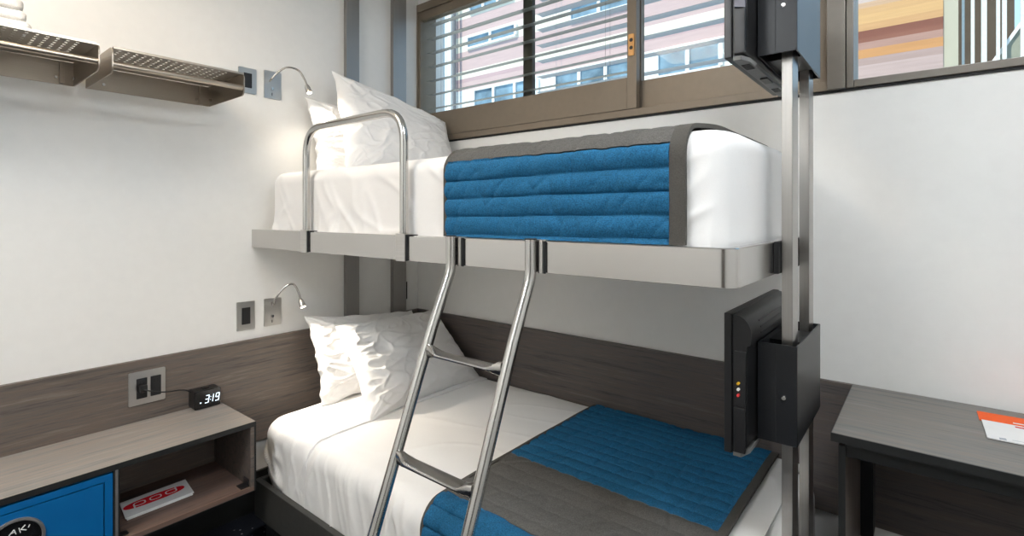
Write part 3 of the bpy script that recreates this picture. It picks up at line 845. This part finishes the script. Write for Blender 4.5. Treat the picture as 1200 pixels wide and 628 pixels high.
# power outlet, plug and cord
O = thing('power_outlet', (.018, -1.343, .654), 'double steel power outlet plate on the wood panel above the cabinet', 'power outlet')
obj('plate', MB().prism(rrect(-1.403, -1.285, .592, .716, .005), 'x', .018, .0225), M['plate'], O)
for yc_ in (-1.362, -1.317):
    s_ = obj('socket', MB().prism(rrect(yc_ - .017, yc_ + .017, .615, .690, .002), 'x', .0222, .0245), M['black'], O)
    obj('socket_slot', MB().box(.0245, .0248, yc_ - .007, yc_ - .0045, .668, .678).box(.0245, .0248, yc_ + .0045, yc_ + .007, .668, .678), M['rubber'], s_)
Cc = thing('power_cable', (.05, -1.3, .64), 'black power cable plugged in at the outlet, running to the clock', 'cable')
obj('plug', MB().box(.0246, .050, -1.374, -1.350, .642, .668, .003), M['black'], Cc)
pts = [(.05, -1.362, .652), (.062, -1.35, .648), (.066, -1.325, .638), (.062, -1.29, .628), (.055, -1.25, .622), (.046, -1.222, .612), (.040, -1.204, .598)]
cur = []
for i in range(len(pts) - 1):
    p0, p1, p2, p3 = [Vector(pts[min(max(i + d, 0), len(pts) - 1)]) for d in (-1, 0, 1, 2)]
    for k in range(6):
        t = k / 6
        cur.append(.5 * ((2 * p1) + (p2 - p0) * t + (2 * p0 - 5 * p1 + 4 * p2 - p3) * t * t + (3 * p1 - p0 - 3 * p2 + p3) * t ** 3))
cur.append(Vector(pts[-1]))
obj('cable', MB().tube(cur, .0026, 8), M['black'], Cc)

# light switches
def switch(y0, y1, z0, z1, lb, mat='plate'):
    S = thing('light_switch', (0, (y0 + y1) / 2, (z0 + z1) / 2), lb, 'light switch', 'switch plates beside the reading lamps')
    obj('plate', MB().prism(rrect(y0, y1, z0, z1, .004), 'x', .0, .006), M[mat], S)
    ym, zm = (y0 + y1) / 2, (z0 + z1) / 2; a, c = (y1 - y0) * .23, (z1 - z0) * .29
    obj('rocker', MB().box(.0058, .0095, ym - a, ym + a, zm - c, zm + c, .001), M['black'], S)
    return S
switch(-1.014, -.938, .800, .925, 'steel switch plate left of the lower reading lamp')
switch(-1.007, -.931, 1.834, 1.944, 'steel switch plate left of the upper reading lamp')
S = thing('wall_socket', (0, -.10, .87), 'small black wall socket beside the inner track above the pillows', 'wall socket')
obj('plate', MB().prism(rrect(-.112, -.085, .822, .921, .002), 'x', 0, .006), M['black'], S)
obj('face', MB().box(.0058, .008, -.106, -.091, .84, .903, .001), M['black_gloss'], S)

# reading lamps
def lamp(z, lb, pts, watts, up, aim):
    L = thing('reading_lamp', (0, -.858, z), lb, 'reading lamp', 'gooseneck reading lamps by the pillows')
    pl = obj('wall_plate', MB().prism(rrect(-.897, -.819, z - .062, z + .062, .004), 'x', 0, .006), M['plate'], L)
    obj('switch_knob', MB().cyl((.006, -.862, z - .018), (.014, -.862, z - .018), .006, 14), M['steel'], pl)
    obj('slot', MB().box(.006, .0066, -.863, -.860, z - .048, z - .036), M['rubber'], pl)
    P3 = [Vector(p) for p in pts]
    cur = []
    for i in range(len(P3) - 1):
        p0, p1, p2, p3 = [P3[min(max(i + d, 0), len(P3) - 1)] for d in (-1, 0, 1, 2)]
        for k in range(8):
            t = k / 8
            cur.append(.5 * ((2 * p1) + (p2 - p0) * t + (2 * p0 - 5 * p1 + 4 * p2 - p3) * t * t + (3 * p1 - p0 - 3 * p2 + p3) * t ** 3))
    cur.append(P3[-1])
    obj('gooseneck', MB().tube(cur, .0046, 10), M['tube'], L)
    d = Vector(aim).normalized() if not up else (P3[-1] - P3[-2]).normalized(); e = P3[-1]
    hd = obj('lamp_head', MB().tube([e - d * .004, e + d * .002, e + d * .012, e + d * .034, e + d * .040], [.005, .008, .0115, .0135, .0125], 18), M['steel'], L)
    obj('lens', MB().cyl(e + d * .0395, e + d * .0412, .0105, 18), M['lens'], hd)
    li = bpy.data.lights.new('lamp_beam', 'SPOT'); li.energy = watts; li.color = (1, .90, .76); li.spot_size = math.radians(150 if up else 112); li.spot_blend = 1.0; li.shadow_soft_size = .012
    lo = bpy.data.objects.new('lamp_beam', li); C.objects.link(lo); lo.parent = L
    lo.location = e + d * .05 - OFF[L.name]
    lo.rotation_euler = Vector(aim).to_track_quat('-Z', 'Y').to_euler()
lamp(.863, 'gooseneck reading lamp on the wall over the lower pillows', [(.006, -.862, .905), (.04, -.875, .900), (.065, -.872, .935), (.085, -.842, .981), (.10, -.812, .992), (.115, -.795, .955), (.12, -.790, .925)], LAMP_LOW, 0, (.55, .1, -1))
lamp(1.890, 'gooseneck reading lamp on the wall over the upper pillows', [(.006, -.872, 1.905), (.03, -.878, 1.908), (.05, -.862, 1.935), (.07, -.825, 1.966), (.095, -.785, 1.957), (.118, -.768, 1.915), (.128, -.764, 1.890)], LAMP_UP, 1, (.35, .15, -1))

# ------------------------------------------------------------------ wall shelves
def shelf(y0, y1, lb):
    S = thing('wall_shelf', (0, (y0 + y1) / 2, 1.75), lb, 'shelf', 'perforated metal shelves on the left wall')
    xf, z0, z1, th = .327, 1.750, 1.832, .004
    # perforated deck: sheet with rows of punched holes
    nh = int((y1 - y0 - .05) / .023); rows = 9
    ys = [y0 + th]; xs = [.004]
    hs = .0040
    for k in range(nh):
        c = y0 + .03 + k * .023; ys += [c - hs, c + hs]
    ys.append(y1 - th)
    for k in range(rows):
        c = .075 + k * .0265; xs += [c - hs, c + hs]
    xs.append(xf)
    b = MB(); bm = b.bm
    vt = {}
    for zz in (z1 - .0008, z1):
        for i, x in enumerate(xs):
            for j, y in enumerate(ys): vt[i, j, zz] = bm.verts.new((x, y, zz))
    hole = lambda i, j: 0 <= i < len(xs) - 1 and 0 <= j < len(ys) - 1 and i % 2 == 1 and j % 2 == 1
    for i in range(len(xs) - 1):
        for j in range(len(ys) - 1):
            if hole(i, j):
                for (a, c) in (((i, j), (i + 1, j)), ((i + 1, j), (i + 1, j + 1)), ((i + 1, j + 1), (i, j + 1)), ((i, j + 1), (i, j))):
                    bm.faces.new((vt[a[0], a[1], z1], vt[c[0], c[1], z1], vt[c[0], c[1], z1 - .0008], vt[a[0], a[1], z1 - .0008]))
                continue
            for zz in (z1 - .0008, z1):
                bm.faces.new((vt[i, j, zz], vt[i + 1, j, zz], vt[i + 1, j + 1, zz], vt[i, j + 1, zz]))
    obj('perforated_deck', b, M['bronze'], S)
    for (a, c) in ((y0, y0 + th), (y1 - th, y1)):
        obj('end_cheek', MB().prism(rrect(0.001, xf, z0, z1, .022, 6, (0, 1, 1, 0)), 'y', a, c), M['bronze'], S)
    obj('back_plate', MB().box(.0, .004, y0 + th, y1 - th, z0, z1 - .002), M['bronze'], S)
    obj('front_lip', MB().box(xf - .0015, xf + .001, y0 + th, y1 - th, z1 - .006, z1 + .001), M['bronze_lit'], S)
    obj('hanging_rod', MB().cyl((xf - .012, y0 + th, 1.779), (xf - .012, y1 - th, 1.779), .0095, 18), M['bronze_lit'], S)
    for yy in (y0 + .05, y1 - .05):
        obj('screw', MB().cyl((.004, yy, 1.772), (.009, yy, 1.772), .005, 12), M['steel'], S)
    obj('screw', MB().cyl((.03, y1 - th - .008, 1.772), (.03, y1 - th, 1.772), .005, 12), M['steel'], S)
    obj('bracket_bar', MB().box(.004, .018, y1 - .042, y1 - .030, z0 + .002, z1 - .004, .001), M['bronze'], S)
    return S
shelf(-1.523, -1.120, 'perforated bronze-coloured metal shelf nearer the window, empty')
shelf(-2.02, -1.553, 'perforated bronze-coloured metal shelf cut by the picture edge, carrying a white towel')

# folded towel on the nearer shelf
b = MB()
T = thing('towel', (.17, -1.83, 1.833), 'white folded towel lying on the perforated shelf', 'towel')
for k in range(3):
    zz = 1.8335 + k * .034
    fn = lambda p, n, k=k: n * (.005 * N((p.x * 9, p.y * 9, p.z * 20), 1, k + 3))
    obj('fold', roundbox(MB(), .05 + .006 * k, .27 - .006 * k, -1.99, -1.700 - .008 * k, zz, zz + .0335, .02, .012, 40, 50, 14, fn), M['towel'], T, 80)

# ------------------------------------------------------------------ ceiling fixtures (the two neutral ones added as fill)
def fixture(x, y, sx, sy, mt, lb):
    F = thing('ceiling_light', (x, y, ZC - .03), lb, 'ceiling light', 'square ceiling lights')
    b = MB(); b.box(x - sx / 2 - .02, x + sx / 2 + .02, y - sy / 2 - .02, y + sy / 2 + .02, ZC - .028, ZC, .003)
    obj('housing', b, M['white_ext'], F)
    obj('diffuser', MB().box(x - sx / 2, x + sx / 2, y - sy / 2, y + sy / 2, ZC - .036, ZC - .0282, .002), mt, F)
fixture(.85, -1.95, .45, .45, M['panel_warm'], 'warm square ceiling light over the shelves')
fixture(2.55, -1.35, .5, .5, M['panel_cool'], 'added unseen square ceiling fill light over the desk')  # unseen panel, added to brighten the room
fixture(1.25, -2.75, .5, .5, M['panel_cool'], 'added unseen square ceiling fill light near the front wall')  # second unseen panel, added for more even light from the front

# ------------------------------------------------------------------ outside
GY = 4.0
brick = lin(200, 174, 170); cream = lin(232, 224, 206); wht = lin(236, 236, 232); rose = lin(190, 162, 162)
H = thing('apartment_building', (-1.6, GY, 0), 'pinkish brick apartment block across the street, seen through the blinds', 'building')
fac = bands_mat('brick_and_render', 0, 8, [(0, wht), (2.96, wht), (3.30, brick), (3.42, rose), (3.50, cream), (3.60, brick), (3.92, cream), (4.16, brick), (4.45, cream), (4.95, brick)])
obj('facade', MB().box(-7.0, 1.62, GY, GY + .4, 0, 8), fac, H, smooth=False)
obj('pilaster', MB().box(-4.30, -3.72, GY - .12, GY, 0, 8).box(-7.0, -4.7, GY - .2, GY, 0, 8), M['white_ext'], H)
obj('downpipe', MB().cyl((-3.92, GY - .17, 0), (-3.92, GY - .17, 8), .035, 10).cyl((-3.66, GY - .1, 0), (-3.66, GY - .1, 8), .025, 10), M['ring'], H)
def extwin(x0, x1, z0, z1, n):
    b = MB(); y = GY
    b.box(x0, x1, y - .04, y, z0 - .03, z0); b.box(x0, x1, y - .04, y, z1, z1 + .03)
    for k in range(n + 1):
        x = x0 + (x1 - x0) * k / n; b.box(x - .022, x + .022, y - .04, y, z0, z1)
    f = obj('window', b, M['white_ext'], H)
    obj('pane', MB().box(x0, x1, y - .012, y - .004, z0, z1), M['pane_ext'], f)
extwin(-3.3, -2.05, 2.98, 3.26, 3); extwin(-1.75, -.55, 2.98, 3.26, 3); extwin(-.25, .5, 2.98, 3.27, 2); extwin(.62, 1.5, 2.98, 3.27, 2)
extwin(-3.45, -2.45, 3.98, 4.13, 2); extwin(-1.5, -.6, 3.96, 4.13, 2)
extwin(-3.4, -2.5, 4.55, 4.9, 3); extwin(-2.1, -1.1, 4.55, 4.9, 3)

TY = 3.0
timber = bands_mat('timber_planks', 2.2, 3.4, [(2.2, lin(190, 165, 158)), (2.50, lin(176, 150, 142)), (2.555, lin(200, 146, 98)), (2.625, lin(176, 138, 124)), (2.68, lin(146, 98, 82)), (2.715, lin(136, 88, 74)), (2.775, lin(204, 158, 112)), (2.83, lin(212, 168, 118)), (2.90, lin(208, 164, 116)), (2.955, lin(200, 164, 134)), (3.0, lin(204, 184, 174))], (2, 2, 60), .16)
Tb = thing('timber_building', (2.05, TY, 0), 'timber clad house wall seen through the right window', 'building')
obj('cladding', MB().box(1.66, 2.400, TY, TY + .35, 0, 5), timber, Tb, smooth=False)
obj('corner_board', MB().box(2.4005, 2.485, TY + .01, TY + .30, 0, 5), plain('beige_board', lin(186, 178, 158), .8, 0, .2, 3, .05), Tb)
obj('recessed_wall', MB().box(2.30, 2.92, TY + 1.5, TY + 1.8, 0, 3.7), M['brown_ext'], Tb)
Sx = thing('outside_stair', (2.75, TY + .25, 0), 'outdoor stair with white balusters beside the timber wall', 'stair')
for xx, rr in ((2.515, .008), (2.568, .010), (2.630, .015), (2.705, .010), (2.738, .012), (2.83, .010), (2.91, .010), (2.99, .010)):
    obj('baluster', MB().box(xx - rr, xx + rr, TY + .1, TY + .1 + 2 * rr, 1.8, 4.2), M['baluster'], Sx)
obj('stringer', MB().prism([(2.62, 2.30), (2.80, 2.30), (3.30, 3.15), (3.12, 3.15)], 'y', TY + .16, TY + .22), M['olive'], Sx)
obj('string_cap', MB().prism([(2.60, 2.30), (2.625, 2.30), (3.125, 3.15), (3.10, 3.15)], 'y', TY + .14, TY + .24), M['white_ext'], Sx)
g = obj('ground_outside', MB().box(-8, 6, .2, 6, -.2, -.1), M['concrete']); props(g, 'pale street ground outside the windows', None, None, 'structure')
